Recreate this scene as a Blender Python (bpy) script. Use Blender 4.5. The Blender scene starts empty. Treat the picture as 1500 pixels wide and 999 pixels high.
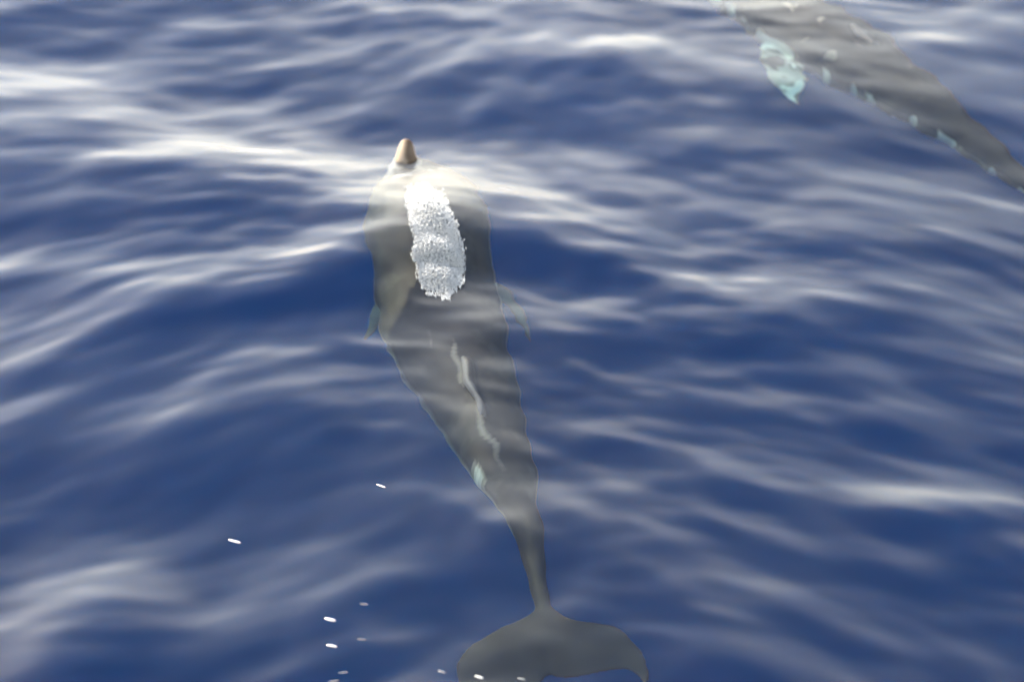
import bpy, bmesh, math, random
import numpy as np
from mathutils import Vector

random.seed(7)
rng = np.random.default_rng(11)
scn = bpy.context.scene
COL = scn.collection
R = math.radians

# ------------------------------------------------------------------ camera
PITCH = R(34.0)          # looking down from the bow of a boat
DIST = 6.4
FPX = 3500.0             # focal length in pixels of the 1500 px wide photograph
CAM = np.array([0.0, -DIST * math.cos(PITCH), DIST * math.sin(PITCH)])
cam_d = bpy.data.cameras.new('camera')
cam = bpy.data.objects.new('camera', cam_d)
COL.objects.link(cam)
cam.location = CAM
cam.rotation_euler = (math.pi / 2 - PITCH, 0, 0)
cam_d.sensor_width = 36.0
cam_d.lens = 36.0 * FPX / 1500.0
cam_d.clip_start = 0.1
cam_d.clip_end = 20000
cam_d.dof.use_dof = True
cam_d.dof.focus_distance = 6.0
cam_d.dof.aperture_fstop = 2.0
scn.camera = cam

# ------------------------------------------------------------------ sky, sun, exposure
SUN_EL, SUN_AZ = R(28.0), R(-58.0)      # azimuth from +Y (ahead), negative = to the left
world = bpy.data.worlds.new('World')
scn.world = world
world.use_nodes = True
wn, wl = world.node_tree.nodes, world.node_tree.links
wn.clear()
w_out = wn.new('ShaderNodeOutputWorld')
w_bg = wn.new('ShaderNodeBackground')
w_sky = wn.new('ShaderNodeTexSky')
w_sky.sky_type = 'NISHITA'
w_sky.sun_disc = False
w_sky.sun_elevation = SUN_EL
w_sky.sun_rotation = SUN_AZ
w_sky.air_density = 1.0
w_sky.dust_density = 2.0
w_sky.ozone_density = 1.0
w_bg.inputs['Strength'].default_value = 0.12
# broken sunlit cloud, closing up towards the horizon
def wnode(t, **kw):
    n = wn.new(t)
    for k, v in kw.items(): setattr(n, k, v)
    return n
def wmath(op, a, b=None, c=None, clamp=False):
    n = wnode('ShaderNodeMath', operation=op, use_clamp=clamp)
    for i, q in enumerate((a, b, c)):
        if q is None: continue
        if isinstance(q, (int, float)): n.inputs[i].default_value = q
        else: wl.new(q, n.inputs[i])
    return n.outputs[0]
w_tc = wnode('ShaderNodeTexCoord')
w_sep = wnode('ShaderNodeSeparateXYZ'); wl.new(w_tc.outputs['Generated'], w_sep.inputs[0])
zc = wmath('MAXIMUM', w_sep.outputs['Z'], 0.0)
den = wmath('ADD', zc, .22)
w_cmb = wnode('ShaderNodeCombineXYZ')
wl.new(wmath('DIVIDE', w_sep.outputs['X'], den), w_cmb.inputs[0]); wl.new(wmath('DIVIDE', w_sep.outputs['Y'], den), w_cmb.inputs[1])
w_noi = wnode('ShaderNodeTexNoise'); w_noi.inputs['Scale'].default_value = 1.1; w_noi.inputs['Detail'].default_value = 5; w_noi.inputs['Roughness'].default_value = .55
wl.new(w_cmb.outputs[0], w_noi.inputs['Vector'])
cov = wmath('ADD', w_noi.outputs[0], wmath('MULTIPLY_ADD', zc, -.45, .22))
w_map = wnode('ShaderNodeMapRange', interpolation_type='SMOOTHSTEP')
wl.new(cov, w_map.inputs[0]); w_map.inputs[1].default_value = .40; w_map.inputs[2].default_value = .72
w_cl = wnode('ShaderNodeMix', data_type='RGBA', blend_type='ADD')
w_cl.inputs['Factor'].default_value = .95
wl.new(w_sky.outputs[0], w_cl.inputs['A']); w_cl.inputs['B'].default_value = (9.1, 7.9, 5.8, 1)
w_mix = wnode('ShaderNodeMix', data_type='RGBA')
wl.new(w_map.outputs[0], w_mix.inputs['Factor']); wl.new(w_sky.outputs[0], w_mix.inputs['A']); wl.new(w_cl.outputs['Result'], w_mix.inputs['B'])
wl.new(w_mix.outputs['Result'], w_bg.inputs[0])
wl.new(w_bg.outputs[0], w_out.inputs[0])

sun_d = bpy.data.lights.new('sun', 'SUN')
sun_d.energy = 3.0
sun_d.angle = R(0.6)
sun_d.cycles.use_multiple_importance_sampling = False
sun_d.color = (1.0, 0.90, 0.76)
sun = bpy.data.objects.new('sun', sun_d)
COL.objects.link(sun)
sdir = Vector((math.sin(SUN_AZ) * math.cos(SUN_EL), math.cos(SUN_AZ) * math.cos(SUN_EL), math.sin(SUN_EL)))
sun.rotation_euler = sdir.to_track_quat('Z', 'Y').to_euler()

scn.view_settings.view_transform = 'Standard'
scn.view_settings.look = 'None'
scn.view_settings.exposure = 2.15
scn.view_settings.gamma = 1.0
scn.cycles.max_bounces = 10
scn.cycles.transparent_max_bounces = 8
scn.cycles.transmission_bounces = 8
scn.cycles.glossy_bounces = 4
scn.cycles.volume_bounces = 2
scn.cycles.sample_clamp_indirect = 4.0
scn.cycles.caustics_refractive = True

# ------------------------------------------------------------------ helpers
def unproj(px, py, z=0.0):
    """A point of the photograph (1500 x 999) on the level plane at height z."""
    px = np.asarray(px, float); py = np.asarray(py, float)
    u = (px - 750.0) / FPX
    v = (499.5 - py) / FPX
    fw = np.array([0, math.cos(PITCH), -math.sin(PITCH)])
    up = np.array([0, math.sin(PITCH), math.cos(PITCH)])
    d = fw + np.multiply.outer(v, up)
    d = d + np.multiply.outer(u, np.array([1.0, 0, 0]))
    t = (z - CAM[2]) / d[..., 2]
    return CAM + d * t[..., None]

IOR_BEND = 1.2
def under(px, py, z, k=.9):
    """As unproj, for a point under water: most of the way to where the bent line of sight meets depth z."""
    a = unproj(px, py, z)
    if z >= 0: return a
    b = unproj(px, py, 0.0)
    d = (b - CAM) / np.linalg.norm(b - CAM)
    hx = d[:2] / IOR_BEND
    dz = -math.sqrt(1 - float((hx ** 2).sum()))
    c = b + np.array([hx[0], hx[1], dz]) * (z / dz)
    return a * (1 - k) + c * k

def px_per_m(p):
    fw = np.array([0, math.cos(PITCH), -math.sin(PITCH)])
    return FPX / float(np.dot(p - CAM, fw))

def new_mat(name):
    m = bpy.data.materials.new(name)
    m.use_nodes = True
    m.node_tree.nodes.clear()
    return m, m.node_tree.nodes, m.node_tree.links

def tag(o, label=None, cat=None, group=None, kind=None):
    if label: o['label'] = label
    if cat: o['category'] = cat
    if group: o['group'] = group
    if kind: o['kind'] = kind
    return o

def link_mesh(name, me, mat, parent=None):
    o = bpy.data.objects.new(name, me)
    COL.objects.link(o)
    if mat: me.materials.append(mat)
    if parent: o.parent = parent
    return o

def mesh_np(name, verts, quads, smooth=True):
    me = bpy.data.meshes.new(name)
    n, f = len(verts), len(quads)
    me.vertices.add(n)
    me.vertices.foreach_set('co', np.asarray(verts, np.float32).ravel())
    k = quads.shape[1]
    me.loops.add(f * k)
    me.loops.foreach_set('vertex_index', quads.astype(np.int32).ravel())
    me.polygons.add(f)
    me.polygons.foreach_set('loop_start', np.arange(f, dtype=np.int32) * k)
    me.polygons.foreach_set('loop_total', np.full(f, k, np.int32))
    me.polygons.foreach_set('use_smooth', np.full(f, smooth))
    me.update(calc_edges=True)
    me.validate()
    return me

def catmull(P, n):
    P = np.asarray(P, float)
    Q = np.vstack([2 * P[0] - P[1], P, 2 * P[-1] - P[-2]])
    out = []
    m = len(P) - 1
    for t in np.linspace(0, m, n):
        i = min(int(t), m - 1); f = t - i
        a, b, c, d = Q[i], Q[i + 1], Q[i + 2], Q[i + 3]
        out.append(0.5 * (2 * b + (c - a) * f + (2 * a - 5 * b + 4 * c - d) * f * f + (3 * b - a - 3 * c + d) * f ** 3))
    return np.array(out)

# ------------------------------------------------------------------ the water surface
class Noise2:
    def __init__(self, seed):
        r = np.random.default_rng(seed)
        a = r.uniform(0, 2 * np.pi, (256, 256))
        self.g = np.stack([np.cos(a), np.sin(a)], -1)
    def __call__(self, x, y):
        xi = np.floor(x).astype(int); yi = np.floor(y).astype(int)
        fx = x - xi; fy = y - yi
        u = fx ** 3 * (fx * (fx * 6 - 15) + 10); v = fy ** 3 * (fy * (fy * 6 - 15) + 10)
        def g(i, j):
            gg = self.g[(xi + i) & 255, (yi + j) & 255]
            return gg[..., 0] * (fx - i) + gg[..., 1] * (fy - j)
        a = g(0, 0) + (g(1, 0) - g(0, 0)) * u
        b = g(0, 1) + (g(1, 1) - g(0, 1)) * u
        return a + (b - a) * v

N1, N2, N3, N4 = Noise2(3), Noise2(5), Noise2(8), Noise2(13)

# wave crests: (points in the photograph, height in m, half width in m)
CRESTS = [
    ([(-150, 255), (60, 250), (190, 248), (300, 240), (420, 245), (520, 238)], .007, .10),
    ([(-150, 200), (0, 205), (120, 190), (260, 195), (330, 185)], .010, .055),
    ([(-100, 165), (30, 140), (110, 140), (210, 145)], .016, .08),
    ([(250, 175), (330, 165), (420, 180), (560, 182)], .007, .05),
    ([(-120, 410), (60, 405), (160, 410), (240, 405)], .012, .06),
    ([(-120, 330), (100, 318), (240, 322), (340, 305)], .008, .055),
    ([(-100, 620), (0, 640), (60, 615), (150, 580), (210, 560)], .016, .085),
    ([(-100, 560), (40, 555), (130, 545), (220, 560)], .010, .06),
    ([(250, 540), (380, 530), (520, 540)], .010, .07),
    ([(-60, 1030), (50, 960), (130, 905), (200, 860), (290, 820)], .036, .13),
    ([(60, 1030), (150, 960), (230, 920), (320, 890)], .010, .08),
    ([(800, 375), (880, 390), (960, 420), (1050, 448)], .012, .05),
    ([(760, 80), (850, 88), (940, 85), (1030, 92)], .014, .07),
    ([(640, 35), (760, 25), (860, 30), (980, 20)], .010, .07),
    ([(1330, 10), (1420, 30), (1480, 45), (1560, 60)], .014, .07),
    ([(1250, 75), (1340, 72), (1440, 70), (1540, 80)], .008, .05),
    ([(980, 200), (1080, 210), (1180, 225), (1280, 222)], .007, .06),
    ([(1000, 330), (1100, 350), (1200, 340), (1320, 345)], .009, .07),
    ([(1320, 330), (1420, 350), (1540, 365)], .008, .06),
    ([(1180, 600), (1280, 622), (1380, 650)], .009, .05),
    ([(1150, 720), (1240, 735), (1320, 758), (1420, 755), (1560, 762)], .015, .05),
    ([(830, 740), (950, 760), (1080, 800)], .009, .09),
    ([(960, 930), (1060, 960), (1160, 1000)], .010, .10),
    ([(560, 800), (680, 790), (860, 770), (960, 745)], .008, .09),
    ([(300, 900), (420, 890), (560, 850), (660, 830)], .008, .09),
    ([(1080, 500), (1160, 520), (1260, 560), (1340, 590)], .008, .06),
    ([(350, 640), (440, 625), (560, 640)], .006, .08),
    ([(520, 120), (600, 115), (700, 100), (770, 105)], .008, .06),
    ([(40, 40), (200, 62), (360, 40), (480, 60)], .007, .06),
    ([(260, 110), (380, 95), (520, 80)], .008, .06),
]

# the wave pushed up by the head: steep towards the tail, a long slope ahead
BOW = [
    ([(0, 520), (240, 462), (420, 425), (540, 392), (620, 362), (700, 358), (800, 370), (940, 395), (1100, 445)], .056, .12, .46),
    ([(-60, 305), (120, 298), (300, 285), (420, 275)], .006, .09, .16),
    ([(612, 222), (680, 240), (740, 275), (790, 325), (820, 360)], .0085, .020, .035),
    ([(625, 215), (710, 240), (790, 285), (850, 335), (900, 365)], .0075, .020, .035),
    ([(660, 300), (720, 318), (780, 345), (830, 380)], .0065, .020, .04),
    ([(575, 222), (520, 238), (450, 268), (390, 300)], .0045, .022, .045),
    ([(560, 245), (500, 272), (430, 310), (360, 345)], .0045, .022, .045),
]
# broad tilts of the swell: (place in the photograph, reach across and away in m, slope away from the camera)
TILTS = [
    (80, 130, .40, .20, .13), (200, 205, .70, .34, .125), (470, 222, .38, .24, .13), (60, 400, .4, .14, .10), (350, 395, .40, .12, .08), (40, 620, .22, .16, .09),
    (200, 860, .35, .22, .12), (60, 960, .3, .2, .09), (880, 60, .4, .14, .08), (1440, 40, .3, .12, .09), (1000, 430, .22, .10, .06),
    (1320, 735, .35, .12, .05), (940, 760, .4, .2, .03), (600, 270, .45, .20, .06), (612, 262, .55, .18, .065),
    (100, 25, .4, .2, -.09), (420, 0, .5, .2, -.05), (830, 150, .45, .16, -.09), (60, 285, .3, .07, -.05), (450, 460, .28, .16, -.08), (250, 700, .6, .25, -.06),
    (820, 560, .5, .35, -.05), (1430, 210, .35, .18, -.05), (1440, 850, .25, .22, -.08), (800, 395, .28, .12, -.07), (1150, 480, .5, .3, -.03), (350, 950, .25, .15, -.05),
]

def ridge(X, Y, pts, amp, wid, far=None):
    cusp = far
    far = far or wid * 1.7
    wid = wid * 1.2
    P = catmull(unproj([p[0] for p in pts], [p[1] for p in pts])[:, :2], 6 * len(pts))
    seg = np.linalg.norm(np.diff(P, axis=0), axis=1)
    cum = np.concatenate([[0], np.cumsum(seg)]); L = cum[-1]
    m = 4 * max(wid, far)
    sel = (X > P[:, 0].min() - m) & (X < P[:, 0].max() + m) & (Y > P[:, 1].min() - m) & (Y < P[:, 1].max() + m)
    x, y = X[sel], Y[sel]
    best = np.full(x.shape, 1e9); at = np.zeros(x.shape); yy = np.zeros(x.shape)
    for i in range(len(P) - 1):
        d = P[i + 1] - P[i]
        t = np.clip(((x - P[i, 0]) * d[0] + (y - P[i, 1]) * d[1]) / (seg[i] ** 2), 0, 1)
        dd = (x - P[i, 0] - t * d[0]) ** 2 + (y - P[i, 1] - t * d[1]) ** 2
        k = dd < best
        best[k] = dd[k]; at[k] = (cum[i] + t[k] * seg[i]); yy[k] = y[k] - P[i, 1] - t[k] * d[1]
    e = at / L
    taper = np.sin(np.pi * np.clip(e, 0, 1)) ** 1.6
    h = np.zeros_like(X)
    ww = np.where(yy > 0, far, wid)
    prof = np.exp(-best / ww ** 2)
    if cusp:
        prof = np.where(yy > 0, .5 + .5 * np.cos(np.pi * np.clip(np.sqrt(best) / cusp, 0, 1)), prof)
    h[sel] = amp * taper * prof
    return h

def water_height(X, Y):
    near = np.exp(-((X / 6) ** 2 + (Y / 6) ** 2))
    wx = 0.25 * N4(X * .7, Y * .7); wy = 0.25 * N4(X * .7 + 40, Y * .7 + 17)
    # wavelets fan out to both sides of the swimming animal
    fan = .30 * (np.sqrt((X + .25) ** 2 + .35 ** 2) - .35) * (1 - np.clip((Y - .6) / 1.6, 0, .8))
    fan = np.where(np.abs(X) > 8, 0, fan)
    Yf = Y + fan + wy
    h = .050 * N1((X + wx) * .55 + 3, Yf * .8 + 7)
    h += .026 * N2((X + wx) * 1.6 + 9, Yf * 2.0 + 1)
    h += near * .0135 * N3((X + wx) * 3.3 + 5, Yf * 4.4)
    h += near * .0060 * N4((X + wx) * 6.2, Yf * 9.0 + 3)
    h += near * .0018 * N1((X + wx) * 9 + 30, Yf * 17)
    for px, py, rx, ry, sl in TILTS:
        q = unproj(px, py)
        h -= sl * (Y - q[1]) * np.exp(-((X - q[0]) / rx) ** 2 - ((Y - q[1]) / (1.5 * ry)) ** 2)
    q = unproj(1190, 80)
    rip = np.exp(-(((X - q[0]) / .35) ** 2 + ((Y - q[1]) / .35) ** 2))
    q = unproj(690, 690)
    rip += .6 * np.exp(-(((X - q[0]) / .25) ** 2 + ((Y - q[1]) / .30) ** 2))
    h += rip * .0035 * N3((X + .3 * Y) * 9, (Y + wy) * 13)
    far = 1 - near
    h += far * .12 * N2(X * .12, Y * .2)
    c = np.zeros_like(X)
    for pts, a, w in CRESTS:
        c += ridge(X, Y, pts, 1.15 * a, w)
    for pts, a, w, f in BOW:
        c += ridge(X, Y, pts, a, w, f)
    kern = np.exp(-np.arange(-10, 11) ** 2 / (2 * 3.2 ** 2)); kern /= kern.sum()
    for ax_ in (0, 1):
        c = np.apply_along_axis(lambda r: np.convolve(np.pad(r, 10, mode='edge'), kern, mode='valid'), ax_, c)
    h += c
    return h

def axis_coords(lo, hi, step, far, grow):
    c = list(np.arange(lo, hi + 1e-6, step))
    s = step; v = c[-1]; up = []
    while v < far:
        s *= grow; v += s; up.append(v)
    s = step; v = c[0]; dn = []
    while v > -far:
        s *= grow; v -= s; dn.append(v)
    return np.array(dn[::-1] + c + up)

WATER_DEEP = -25.0
gx = axis_coords(-2.5, 2.5, .0125, 3000, 1.22)
gy = axis_coords(-2.0, 2.6, .0125, 3000, 1.22)
X, Y = np.meshgrid(gx, gy)
Z = water_height(X, Y)
nx, ny = len(gx), len(gy)
V = np.stack([X, Y, Z], -1).reshape(-1, 3)
idx = np.arange(nx * ny).reshape(ny, nx)
Q = np.stack([idx[:-1, :-1], idx[:-1, 1:], idx[1:, 1:], idx[1:, :-1]], -1).reshape(-1, 4)
# closed underneath: a skirt and a floor
rim = np.concatenate([idx[0, :], idx[1:, -1], idx[-1, -2::-1], idx[-2:0:-1, 0]])
low = V[rim].copy(); low[:, 2] = WATER_DEEP
n0 = len(V)
V = np.vstack([V, low, [[0, 0, WATER_DEEP]]])
m = len(rim)
k = np.arange(m); k2 = (k + 1) % m
skirt = np.stack([rim[k2], rim[k], n0 + k, n0 + k2], -1)
me = mesh_np('sea', V, np.vstack([Q, skirt]))
bm = bmesh.new(); bm.from_mesh(me); bm.verts.ensure_lookup_table()
for i in range(m):
    bm.faces.new((bm.verts[n0 + (i + 1) % m], bm.verts[n0 + i], bm.verts[n0 + m])).smooth = False
bm.to_mesh(me); bm.free()

m_sea, nn, ll = new_mat('sea_water')
out = nn.new('ShaderNodeOutputMaterial')
fre = nn.new('ShaderNodeFresnel'); fre.inputs['IOR'].default_value = 1.34
glo = nn.new('ShaderNodeBsdfGlossy'); glo.inputs['Roughness'].default_value = 0.28
glo.inputs['Color'].default_value = (1, 1, 1, 1)
ref = nn.new('ShaderNodeBsdfRefraction'); ref.inputs['IOR'].default_value = 1.2
ref.inputs['Roughness'].default_value = 0.0
mix = nn.new('ShaderNodeMixShader')
ll.new(fre.outputs[0], mix.inputs[0]); ll.new(ref.outputs[0], mix.inputs[1]); ll.new(glo.outputs[0], mix.inputs[2])
ll.new(mix.outputs[0], out.inputs['Surface'])
vs = nn.new('ShaderNodeVolumeScatter'); vs.inputs['Color'].default_value = (.06, .265, 1.0, 1); vs.inputs['Density'].default_value = .128
va = nn.new('ShaderNodeVolumeAbsorption'); va.inputs['Color'].default_value = (0, .79, .86, 1); va.inputs['Density'].default_value = 1.05
ad = nn.new('ShaderNodeAddShader')
ll.new(vs.outputs[0], ad.inputs[0]); ll.new(va.outputs[0], ad.inputs[1]); ll.new(ad.outputs[0], out.inputs['Volume'])
sea = link_mesh('sea', me, m_sea)
tag(sea, kind='structure')

# ------------------------------------------------------------------ dolphins
def skin_material():
    m, n, l = new_mat('dolphin_skin')
    out = n.new('ShaderNodeOutputMaterial')
    b = n.new('ShaderNodeBsdfPrincipled')
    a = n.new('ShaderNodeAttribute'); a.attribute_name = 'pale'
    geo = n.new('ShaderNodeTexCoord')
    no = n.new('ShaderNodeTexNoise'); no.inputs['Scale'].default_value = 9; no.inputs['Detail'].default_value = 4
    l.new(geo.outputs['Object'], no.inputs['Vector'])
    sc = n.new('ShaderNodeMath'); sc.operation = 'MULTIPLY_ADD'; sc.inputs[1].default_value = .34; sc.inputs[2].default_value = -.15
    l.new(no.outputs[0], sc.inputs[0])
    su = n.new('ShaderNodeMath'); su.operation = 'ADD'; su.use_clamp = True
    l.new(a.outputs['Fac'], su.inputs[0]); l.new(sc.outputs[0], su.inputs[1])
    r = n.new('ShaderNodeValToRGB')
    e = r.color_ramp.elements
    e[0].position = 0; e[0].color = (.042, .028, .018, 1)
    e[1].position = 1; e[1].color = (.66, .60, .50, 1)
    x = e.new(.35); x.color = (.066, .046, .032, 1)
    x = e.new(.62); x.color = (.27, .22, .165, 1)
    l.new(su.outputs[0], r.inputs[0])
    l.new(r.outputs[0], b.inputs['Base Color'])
    b.inputs['Roughness'].default_value = .55
    b.inputs['Specular IOR Level'].default_value = .06
    l.new(b.outputs[0], out.inputs[0])
    return m
SKIN = skin_material()
m_eye, n_, l_ = new_mat('dolphin_eye')
o_ = n_.new('ShaderNodeOutputMaterial'); b_ = n_.new('ShaderNodeBsdfPrincipled')
b_.inputs['Base Color'].default_value = (.01, .008, .007, 1); b_.inputs['Roughness'].default_value = .1
l_.new(b_.outputs[0], o_.inputs[0])

def fin_mesh(bm, stations, nrm, n=14):
    """A closed fin: stations of (leading edge, trailing edge, thickness); nrm = unit vector across its thickness."""
    rings = []
    le = catmull([s[0] for s in stations], 4 * len(stations))
    te = catmull([s[1] for s in stations], 4 * len(stations))
    th = np.interp(np.linspace(0, 1, len(le)), np.linspace(0, 1, len(stations)), [s[2] for s in stations])
    for a, b, t in zip(le, te, th):
        ring = []
        for k in range(n):
            ang = 2 * math.pi * k / n
            c = .5 - .5 * math.cos(ang)
            y = math.sin(ang) * .5 * t * (1.25 - .7 * c)
            ring.append(bm.verts.new(a + (b - a) * c + nrm * y))
        rings.append(ring)
    for r0, r1 in zip(rings, rings[1:]):
        for k in range(n):
            bm.faces.new((r0[k], r0[(k + 1) % n], r1[(k + 1) % n], r1[k]))
    bm.faces.new(rings[0][::-1]); bm.faces.new(rings[-1])

def body_frames(axis, roll):
    T = np.gradient(axis, axis=0); T /= np.linalg.norm(T, axis=1)[:, None]     # towards the tail
    F = -T
    U = np.tile(np.array([0, 0, 1.0]), (len(axis), 1))
    U = U - F * np.sum(U * F, 1)[:, None]; U /= np.linalg.norm(U, axis=1)[:, None]
    S = np.cross(F, U)                                                          # to the animal's right
    c, s = math.cos(roll), math.sin(roll)
    return F, U * c + S * s, S * c - U * s

def build_dolphin(name, axis, hw, hh, roll, fins, pale_fn, wobble=None, voxel=.0062):
    F, U, S = body_frames(axis, roll)
    bm = bmesh.new()
    n = 28
    rings = []
    for p, u, s, w, h in zip(axis, U, S, hw, hh):
        ring = []
        for k in range(n):
            a = 2 * math.pi * k / n
            ca, sa = math.cos(a), math.sin(a)
            ring.append(bm.verts.new(p + s * w * ca + u * h * sa))
        rings.append(ring)
    for r0, r1 in zip(rings, rings[1:]):
        for k in range(n):
            bm.faces.new((r0[k], r0[(k + 1) % n], r1[(k + 1) % n], r1[k]))
    bm.faces.new(rings[0][::-1]); bm.faces.new(rings[-1])
    for st, nrm in fins:
        fin_mesh(bm, st, nrm)
    bmesh.ops.recalc_face_normals(bm, faces=bm.faces)
    raw = bpy.data.meshes.new(name + '_raw'); bm.to_mesh(raw); bm.free()
    tmp = bpy.data.objects.new('tmp', raw); COL.objects.link(tmp)
    md = tmp.modifiers.new('r', 'REMESH'); md.mode = 'VOXEL'; md.voxel_size = voxel; md.use_smooth_shade = True
    md = tmp.modifiers.new('s', 'SMOOTH'); md.factor = .5; md.iterations = 5
    dg = bpy.context.evaluated_depsgraph_get()
    me = bpy.data.meshes.new_from_object(tmp.evaluated_get(dg))
    bpy.data.objects.remove(tmp); bpy.data.meshes.remove(raw)
    me.name = name
    co = np.empty(len(me.vertices) * 3, np.float32); me.vertices.foreach_get('co', co); co = co.reshape(-1, 3)
    base = np.array(axis[len(axis) // 2])
    # where each point lies on the animal: s along it, v up, w sideways (half heights / widths)
    near = np.empty(len(co), int)
    for i in range(0, len(co), 8000):
        d = ((co[i:i + 8000, None, :] - axis[None]) ** 2).sum(-1); near[i:i + 8000] = d.argmin(1)
    rel = co - axis[near]
    v = (rel * U[near]).sum(1); w = (rel * S[near]).sum(1)
    cum = np.concatenate([[0], np.cumsum(np.linalg.norm(np.diff(axis, axis=0), axis=1))])
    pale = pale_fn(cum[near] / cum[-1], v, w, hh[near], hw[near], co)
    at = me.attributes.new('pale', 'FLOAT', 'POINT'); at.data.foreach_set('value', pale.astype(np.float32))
    if wobble:
        # wavering of refraction at the surface, worked into the shape of skin and fins
        k = 10.0
        dx = N1(co[:, 0] * k, co[:, 1] * k + co[:, 2] * 5)
        dy = N3(co[:, 0] * k + 9, co[:, 1] * k + co[:, 2] * 5)
        amt = wobble(cum[near] / cum[-1])
        co = co + np.stack([dx * amt, dy * amt, 0 * amt], -1)
    me.vertices.foreach_set('co', (co - base).astype(np.float32).ravel()); me.update()
    me.polygons.foreach_set('use_smooth', np.ones(len(me.polygons), bool))
    root = bpy.data.objects.new(name, None); root.location = base; COL.objects.link(root)
    link_mesh('body', me, SKIN, root)
    # eyes, low on the sides of the head behind the mouth
    i = int(np.searchsorted(cum / cum[-1], .155))
    for sg in (-1, 1):
        bm = bmesh.new(); bmesh.ops.create_icosphere(bm, subdivisions=2, radius=.012)
        em = bpy.data.meshes.new('eye'); bm.to_mesh(em); bm.free()
        eo = link_mesh('eye', em, m_eye, root)
        eo.location = Vector(axis[i] + S[i] * sg * hw[i] * .965 - U[i] * hh[i] * .22 - base)
    return root, (axis, F, U, S, hw, hh, cum / cum[-1])

def sm(a, b, x):
    t = np.clip((x - a) / (b - a), 0, 1); return t * t * (3 - 2 * t)

# --- the dolphin in the middle: left edge, right edge, row, depth of its axis, height / width
ROWS = [  # row, left, right, z of axis, hh/hw
    (207, 587, 603, .014, 1.0), (216, 583, 607, .004, .95), (228, 578, 611, -.018, .95),
    (240, 570, 624, -.062, 1.0), (262, 556, 658, -.120, .95), (295, 543, 692, -.150, .82),
    (340, 538, 714, -.165, .82), (385, 540, 724, -.190, .82), (430, 549, 730, -.195, .83),
    (470, 556, 738, -.205, .85), (510, 574, 746, -.215, .88), (550, 601, 756, -.225, .95),
    (600, 631, 766, -.225, 1.0), (650, 662, 776, -.22, 1.1), (700, 694, 786, -.21, 1.2),
    (744, 725, 790, -.20, 1.35), (786, 752, 796, -.20, 1.6), (829, 768, 798, -.20, 1.7),
    (861, 776, 803, -.20, 1.5), (892, 786, 813, -.20, 1.0), (917, 790, 815, -.20, .8), (942, 795, 813, -.20, .6)]
ax, hw, hh = [], [], []
for r, a, b, z, q in ROWS:
    p = under((a + b) / 2, r, z); ax.append(p)
    w = (b - a) / 2 / px_per_m(p); hw.append(w); hh.append(w * q)
ax = catmull(ax, 160); hw = catmull(np.array(hw)[:, None], 160)[:, 0]; hh = catmull(np.array(hh)[:, None], 160)[:, 0]
F1, U1, S1 = body_frames(ax, R(-7))
def near_row(r):
    # index of the axis point seen at image row r
    rows = [q[0] for q in ROWS]
    return int(round(np.interp(r, rows, np.linspace(0, 159, len(rows)))))
fins = []
zf = -.205
def FP(x, y, z=zf): return under(x, y + 12, z)
fins.append(([(FP(800, 872), FP(806, 975), .05), (FP(765, 897), FP(790, 993), .045), (FP(730, 911), FP(760, 1006), .036),
              (FP(700, 929), FP(730, 1014), .028), (FP(680, 946), FP(706, 1018), .022), (FP(670, 966), FP(690, 1018), .018), (FP(671, 995), FP(680, 1014), .014)], np.array([0, 0, 1.0])))
fins.append(([(FP(800, 872), FP(806, 975), .05), (FP(842, 894), FP(830, 981), .045), (FP(878, 903), FP(862, 977), .036),
              (FP(908, 913), FP(893, 970), .030), (FP(934, 936), FP(918, 969), .024), (FP(950, 958), FP(936, 978), .019), (FP(957, 982), FP(948, 992), .014)], np.array([0, 0, 1.0])))
# dorsal fin
i0, i1 = near_row(555), near_row(668)
def DP(i, up, fwd=0, side=0): return ax[i] + U1[i] * (hh[i] + up) + F1[i] * fwd + S1[i] * side
ln = np.linalg.norm(ax[i1] - ax[i0])
fins.append(([(DP(i0, -.05), DP(i1, -.05), .045), (DP(i0, .01, -.03), DP(i1, .008, .035), .040), (DP(i0, .03, -.10, -.006), DP(i1, .025, .035, -.006), .030),
              (DP(i0, .045, -.19, -.010), DP(i1, .04, .03, -.010), .022), (DP(i0, .055, -.27, -.014), DP(i1, .052, -.005, -.014), .016)], S1[i0]))
# pectoral fins
def PP(i, side, up, fwd): return ax[i] + S1[i] * side + U1[i] * up + F1[i] * fwd
ip = near_row(380)
for sg in (-1, 1):
    o = .004 if sg > 0 else -.010
    ip = near_row(398 if sg > 0 else 380)
    fins.append(([(PP(ip, sg * .11, -.10, .06), PP(ip, sg * .11, -.10, -.09), .05), (PP(ip, sg * (.170 + o), -.115, .00), PP(ip, sg * (.165 + o), -.115, -.12), .035),
                  (PP(ip, sg * (.21 + o), -.13, -.07), PP(ip, sg * (.195 + o), -.13, -.17), .028), (PP(ip, sg * (.235 + o), -.14, -.16), PP(ip, sg * (.222 + o), -.14, -.225), .022),
                  (PP(ip, sg * (.250 + o), -.145, -.25), PP(ip, sg * (.243 + o), -.145, -.27), .016)], np.array([0, 0, 1.0])))

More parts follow.
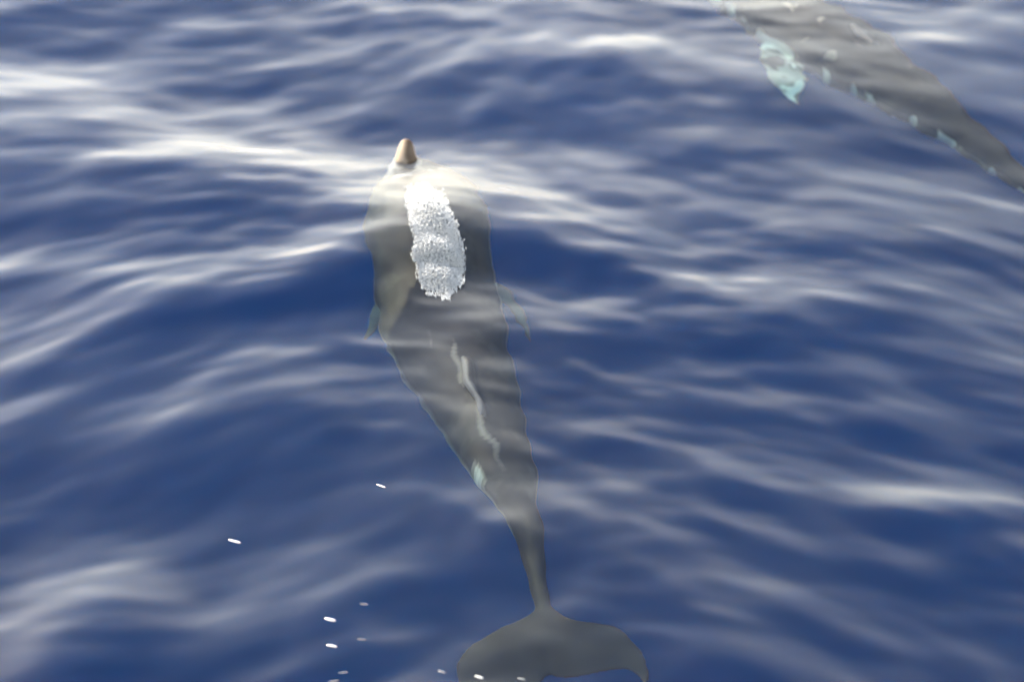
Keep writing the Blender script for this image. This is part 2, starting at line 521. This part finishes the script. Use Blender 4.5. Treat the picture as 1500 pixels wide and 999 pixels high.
_c = np.concatenate([[0], np.cumsum(np.linalg.norm(np.diff(ax, axis=0), axis=1))]); SREL1 = float(_c[near_row(708)] / _c[-1])
def pale1(s, v, w, h, hw_, co):
    t = v / np.maximum(h, .02)
    p = sm(.58, -.30, t) * .95
    p = np.maximum(p, sm(.10, .03, s) * sm(.010, -.010, w) * .26 + .32)             # pale beak, its left painted lighter as the sunlit side
    p = np.where((np.abs(w) > hw_ * .97) & (s > .22) & (s < .5) & (v < -.05), np.where(w < 0, .42, .46), p)
    # a glint of light painted pale, low on the left of the tail stock
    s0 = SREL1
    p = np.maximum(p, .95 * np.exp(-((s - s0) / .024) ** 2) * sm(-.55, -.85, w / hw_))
    # painted light: sunlit left face of the dorsal fin, wavering streaks along the back
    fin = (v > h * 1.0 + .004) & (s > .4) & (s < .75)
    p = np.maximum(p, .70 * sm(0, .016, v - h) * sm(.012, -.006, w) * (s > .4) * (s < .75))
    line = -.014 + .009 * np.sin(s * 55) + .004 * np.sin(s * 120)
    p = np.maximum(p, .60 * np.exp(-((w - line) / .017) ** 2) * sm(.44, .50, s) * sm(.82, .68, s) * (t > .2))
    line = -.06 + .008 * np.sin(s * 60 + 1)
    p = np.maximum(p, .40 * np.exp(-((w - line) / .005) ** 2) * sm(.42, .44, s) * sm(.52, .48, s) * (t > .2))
    p = p * sm(.86, .78, s) + .16 * sm(.78, .86, s)
    p = np.maximum(p, .58 * sm(.32, .13, s) * sm(.045, .08, s))  # head painted paler, as if sunlit through the thin film of water
    p = p + sm(.8, .9, s) * .30 * N2(co[:, 0] * 11, co[:, 1] * 15)
    return p
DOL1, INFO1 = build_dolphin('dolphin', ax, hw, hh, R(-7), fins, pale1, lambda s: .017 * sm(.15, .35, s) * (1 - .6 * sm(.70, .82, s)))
tag(DOL1, 'grey dolphin swimming away just under the surface with white bubbles over its head', 'dolphin', 'dolphins swimming under the surface')

# --- the second dolphin, upper right, heading up and to the left
A2 = [  # axis points px, half width px (across), z
    (930, -92, 5, -.16, 1), (955, -75, 11, -.165, 1), (985, -58, 15, -.17, 1), (1010, -46, 24, -.18, 1), (1045, -30, 39, -.20, 1), (1095, -2, 54, -.22, 1),
    (1150, 30, 63, -.23, 1), (1205, 65, 68, -.23, 1), (1255, 98, 62, -.23, 1.02), (1305, 128, 50, -.22, 1.05), (1350, 155, 42, -.21, 1.1), (1400, 188, 30, -.20, 1.2),
    (1445, 222, 21, -.20, 1.4), (1485, 252, 15, -.20, 1.5), (1525, 285, 12, -.20, 1.2), (1560, 312, 10, -.20, .9), (1590, 335, 8, -.20, .6)]
ax2, hw2, hh2 = [], [], []
for x, y, hwp, z, q in A2:
    p = under(x, y, z); ax2.append(p)
    w = hwp / px_per_m(p) * 1.05; hw2.append(w); hh2.append(w * q)
ax2 = catmull(ax2, 160); hw2 = catmull(np.array(hw2)[:, None], 160)[:, 0]; hh2 = catmull(np.array(hh2)[:, None], 160)[:, 0]
ROLL2 = R(16)
F2, U2, S2 = body_frames(ax2, ROLL2)
def near2(x): return int(round(np.interp(x, [a[0] for a in A2], np.linspace(0, 159, len(A2)))))
fins2 = []
def Q2(i, side, up, fwd): return ax2[i] + S2[i] * side + U2[i] * up + F2[i] * fwd
it = near2(1568)
for sg in (-1, 1):
    fins2.append(([(Q2(it, 0, 0, .14), Q2(it, 0, 0, -.06), .05), (Q2(it, sg * .07, 0, .09), Q2(it, sg * .06, 0, -.08), .04), (Q2(it, sg * .14, 0, .03), Q2(it, sg * .13, 0, -.08), .03),
                   (Q2(it, sg * .20, 0, -.05), Q2(it, sg * .19, 0, -.10), .022), (Q2(it, sg * .235, 0, -.12), Q2(it, sg * .23, 0, -.14), .014)], U2[it]))
j0, j1 = near2(1215), near2(1290)
def D2(i, up, fwd=0, side=0): return ax2[i] + U2[i] * (hh2[i] + up) + F2[i] * fwd + S2[i] * side
fins2.append(([(D2(j0, -.05), D2(j1, -.05), .045), (D2(j0, .01, -.03, -.015), D2(j1, .008, .03, -.015), .040), (D2(j0, .025, -.10, -.04), D2(j1, .02, .03, -.04), .030),
               (D2(j0, .035, -.17, -.065), D2(j1, .03, .02, -.065), .022), (D2(j0, .04, -.23, -.08), D2(j1, .037, 0, -.08), .016)], S2[j0]))
ip = near2(1205)
for sg in (-1, 1):
    fins2.append(([(Q2(ip, sg * .10, -.06, .12), Q2(ip, sg * .10, -.06, -.08), .05), (Q2(ip, sg * .19, -.08, .07), Q2(ip, sg * .18, -.08, -.13), .035),
                   (Q2(ip, sg * .26, -.09, -.02), Q2(ip, sg * .245, -.09, -.22), .028), (Q2(ip, sg * .30, -.10, -.13), Q2(ip, sg * .275, -.10, -.28), .02),
                   (Q2(ip, sg * .32, -.105, -.25), Q2(ip, sg * .305, -.105, -.31), .014)], np.array([0, 0, 1.0])))
def pale2(s, v, w, h, hw_, co):
    t = v / np.maximum(h, .02)
    blot = .9 * N1(co[:, 0] * 19 + co[:, 1] * 6, co[:, 1] * 8 + co[:, 2] * 6) + .8 * N2(co[:, 0] * 40 + co[:, 1] * 14, co[:, 1] * 17)  # blotch mask: breaks pale parts and back into painted water glints
    p = .95 * sm(.18, -.22, t) * sm(-.06, .18, blot) + .5 * sm(.12, -.4, t)
    p = np.maximum(p, .55 * sm(.42, .55, blot) * (np.abs(w) < hw_) * sm(.75, .55, s))
    p = np.where(np.abs(w) > hw_ * 1.15, np.where(s < .5, .72 - .6 * sm(.05, .35, blot), p), p)
    p = np.where((v > h * 1.0 + .004) & (s > .35) & (s < .7), .6, p)  # glimmer of light painted onto the dorsal fin
    return np.where(s > .85, p * .5 + .2, p)
DOL2, INFO2 = build_dolphin('dolphin', ax2, hw2, hh2, ROLL2, fins2, pale2, lambda s: .024 + .016 * (s < .5))
tag(DOL2, 'second dolphin under the rippled water with a pale flipper, its head out of the frame', 'dolphin', 'dolphins swimming under the surface')

# ------------------------------------------------------------------ bubbles breathed out over the head
m_core, n_, l_ = new_mat('bubbly_water')
o_ = n_.new('ShaderNodeOutputMaterial'); b_ = n_.new('ShaderNodeBsdfPrincipled')
b_.inputs['Base Color'].default_value = (.25, .28, .32, 1); b_.inputs['Roughness'].default_value = .3
l_.new(b_.outputs[0], o_.inputs[0])
m_foam, n_, l_ = new_mat('foam')
o_ = n_.new('ShaderNodeOutputMaterial'); b_ = n_.new('ShaderNodeBsdfPrincipled')
b_.inputs['Base Color'].default_value = (.47, .48, .475, 1); b_.inputs['Roughness'].default_value = .5
l_.new(b_.outputs[0], o_.inputs[0])
OUT = [(592, 292), (596, 280), (612, 275), (632, 278), (646, 286), (655, 300), (664, 322), (672, 338), (679, 352), (677, 366), (682, 384), (680, 406), (672, 424), (655, 434), (640, 432), (624, 426), (612, 408), (611, 390), (604, 372), (607, 352), (601, 334), (597, 312)]
poly = catmull(np.array(OUT + OUT[:1], float), 90)[:-1]
poly[:, 0] = 641 + (poly[:, 0] - 641) * .95
def inside(x, y):
    c = False; n = len(poly); j = n - 1
    for i in range(n):
        if (poly[i][1] > y) != (poly[j][1] > y) and x < (poly[j][0] - poly[i][0]) * (y - poly[i][1]) / (poly[j][1] - poly[i][1]) + poly[i][0]: c = not c
        j = i
    return c
bc = unproj(640, 355)
root = bpy.data.objects.new('bubble_cloud', None); root.location = bc; COL.objects.link(root)
tag(root, 'silvery white cloud of breath bubbles over the nearer dolphin\'s blowhole', 'bubbles')
def foam_h(px, py):
    d = np.min(np.hypot(poly[:, 0] - px, (poly[:, 1] - py)))
    yy = py - .25 * (px - 640)
    lump = max(math.exp(-((yy - c) / r) ** 2) for c, r in ((312, 24), (368, 17), (408, 18)))
    return .018 * min(1, d / 22) ** .8 * (.25 + .75 * lump)
def grid_z(x, y):
    fx = np.interp(x, gx, np.arange(nx)); fy = np.interp(y, gy, np.arange(ny))
    i, j = int(fy), int(fx); a, b = fy - i, fx - j
    return (Z[i, j] * (1 - b) + Z[i, j + 1] * b) * (1 - a) + (Z[i + 1, j] * (1 - b) + Z[i + 1, j + 1] * b) * a
def on_water(px, py):
    z = 0.0
    for _ in range(6):
        p = unproj(px, py, z); z = .5 * z + .5 * grid_z(p[0], p[1])
    return np.array([p[0], p[1], grid_z(p[0], p[1])])
# the dense core
ctr = poly.mean(0)
vs_, fs_ = [], []
K = 12
for a in range(K + 1):
    for q in poly:
        pp = ctr + (q - ctr) * (a / K) * .90
        g = on_water(*pp); hgt = foam_h(*pp) - .012
        vs_.append((g[0] - bc[0] + rng.normal(0, .001), g[1] - bc[1] + rng.normal(0, .001), g[2] - bc[2] + hgt + rng.normal(0, .0012)))
n = len(poly)
for a in range(K):
    for b in range(n):
        fs_.append((a * n + b, (a + 1) * n + b, (a + 1) * n + (b + 1) % n, a * n + (b + 1) % n))
core = mesh_np('foam_core', np.array(vs_), np.array(fs_))
link_mesh('foam_core', core, m_core, root)
# thousands of small drawn-out bubbles
ico = [(1, 0, 0), (-1, 0, 0), (0, 1, 0), (0, -1, 0), (0, 0, 1), (0, 0, -1)]
tri = [(0, 2, 4), (2, 1, 4), (1, 3, 4), (3, 0, 4), (2, 0, 5), (1, 2, 5), (3, 1, 5), (0, 3, 5)]
ico = np.array(ico, float)
bv, bf = [], []
cnt = 0
while cnt < 9000:
    x, y = rng.uniform(584, 688), rng.uniform(270, 440)
    if not inside(x + rng.normal(0, 2.0) + 5 * float(N2(np.array(x * .07), np.array(y * .09))), y + rng.normal(0, 3) + 9 * float(N3(np.array(x * .08), np.array(y * .06)))): continue
    g = on_water(x, y)
    L, wd = rng.uniform(.008, .019), rng.uniform(.0006, .0011)
    ang = rng.normal(.05, .08); tilt = rng.uniform(-.05, .25)
    d = np.array([math.sin(ang) * math.cos(tilt), -math.cos(ang) * math.cos(tilt), math.sin(tilt)])
    s = np.cross(d, [0, 0, 1]); s /= np.linalg.norm(s); u = np.cross(s, d)
    c = np.array([g[0] - bc[0], g[1] - bc[1], g[2] - bc[2] + foam_h(x, y) * rng.uniform(.7, 1.1)])
    pts = c + ico[:, :1] * d * L + ico[:, 1:2] * s * wd + ico[:, 2:] * u * wd
    bf.extend([[cnt * 6 + i for i in t] for t in tri]); bv.append(pts); cnt += 1
bub = mesh_np('bubbles', np.vstack(bv), np.array(bf))
tag(link_mesh('bubbles', bub, m_foam, root), kind='stuff')

# ------------------------------------------------------------------ flying drops of spray
m_drop, n_, l_ = new_mat('spray_drop')
o_ = n_.new('ShaderNodeOutputMaterial'); b_ = n_.new('ShaderNodeBsdfPrincipled')
b_.inputs['Base Color'].default_value = (.5, .5, .49, 1); b_.inputs['Roughness'].default_value = .15
l_.new(b_.outputs[0], o_.inputs[0])
m_dim, n_, l_ = new_mat('fine_spray')
o_ = n_.new('ShaderNodeOutputMaterial'); b_ = n_.new('ShaderNodeBsdfPrincipled')
b_.inputs['Base Color'].default_value = (.17, .18, .19, 1); b_.inputs['Roughness'].default_value = .2
l_.new(b_.outputs[0], o_.inputs[0])
DROPS = [  # ends in the photograph, thickness px, label
    ((551, 709), (565, 714), 3.0, 'small white spray drop apart from the rest, left of the near dolphin\'s tail stock'),
    ((334, 790), (353, 795), 4.0, 'bright white spray drop farthest left, alone over dark water'),
    ((475, 905), (492, 909), 5.0, 'thickest white spray drop, upper of the bright pair left of the flukes'),
    ((478, 944), (494, 947), 4.0, 'bright white spray drop just below the thickest one'),
    ((527, 884), (540, 885), 2.0, 'thin faint spray drop at upper right of the thickest one'),
    ((523, 935.5), (537, 936.5), 2.0, 'thin faint spray drop beside the lower of the bright pair'),
    ((496, 985), (510, 984), 2.4, 'thin level spray drop just above the bottom edge, left of the flukes'),
    ((481, 998), (497, 996), 2.4, 'spray drop cut by the bottom edge, lowest of the left cluster'),
    ((641, 981.5), (653, 985), 2.6, 'spray drop just off the left tip of the near dolphin\'s flukes'),
    ((695, 989), (708, 993), 3.4, 'bright spray drop in front of the left fluke'),
    ((758, 992.5), (770, 995), 2.6, 'dim spray drop in front of the middle of the flukes'),
]
for i, (a, b, th, lab) in enumerate(DROPS):
    z = .10 + .03 * ((i * 5) % 7)
    A, B = unproj(*a, z), unproj(*b, z + .004)
    mid = (A + B) / 2
    d = B - A; L = np.linalg.norm(d) / 2; d /= 2 * L
    s = np.cross(d, [0, 0, 1]); s /= np.linalg.norm(s); u = np.cross(s, d)
    r = th * .40 / px_per_m(mid)
    vv, ff = [], []
    nr, ns = 9, 10
    for j in range(nr + 1):
        t = -1 + 2 * j / nr
        rad = r * (1 - abs(t) ** 3.5) ** .5 * (1.0 + .12 * t) + 1e-5
        for k2_ in range(ns):
            q = 2 * math.pi * k2_ / ns
            vv.append(d * t * L + (s * math.cos(q) + u * math.sin(q)) * rad)
    for j in range(nr):
        for k2_ in range(ns):
            ff.append((j * ns + k2_, j * ns + (k2_ + 1) % ns, (j + 1) * ns + (k2_ + 1) % ns, (j + 1) * ns + k2_))
    dm = mesh_np('spray_drop', np.array(vv), np.array(ff))
    o = link_mesh('spray_drop', dm, m_drop if th > 2.9 else m_dim); o.location = mid
    tag(o, lab, 'spray drop', 'drops of spray flying over the water')
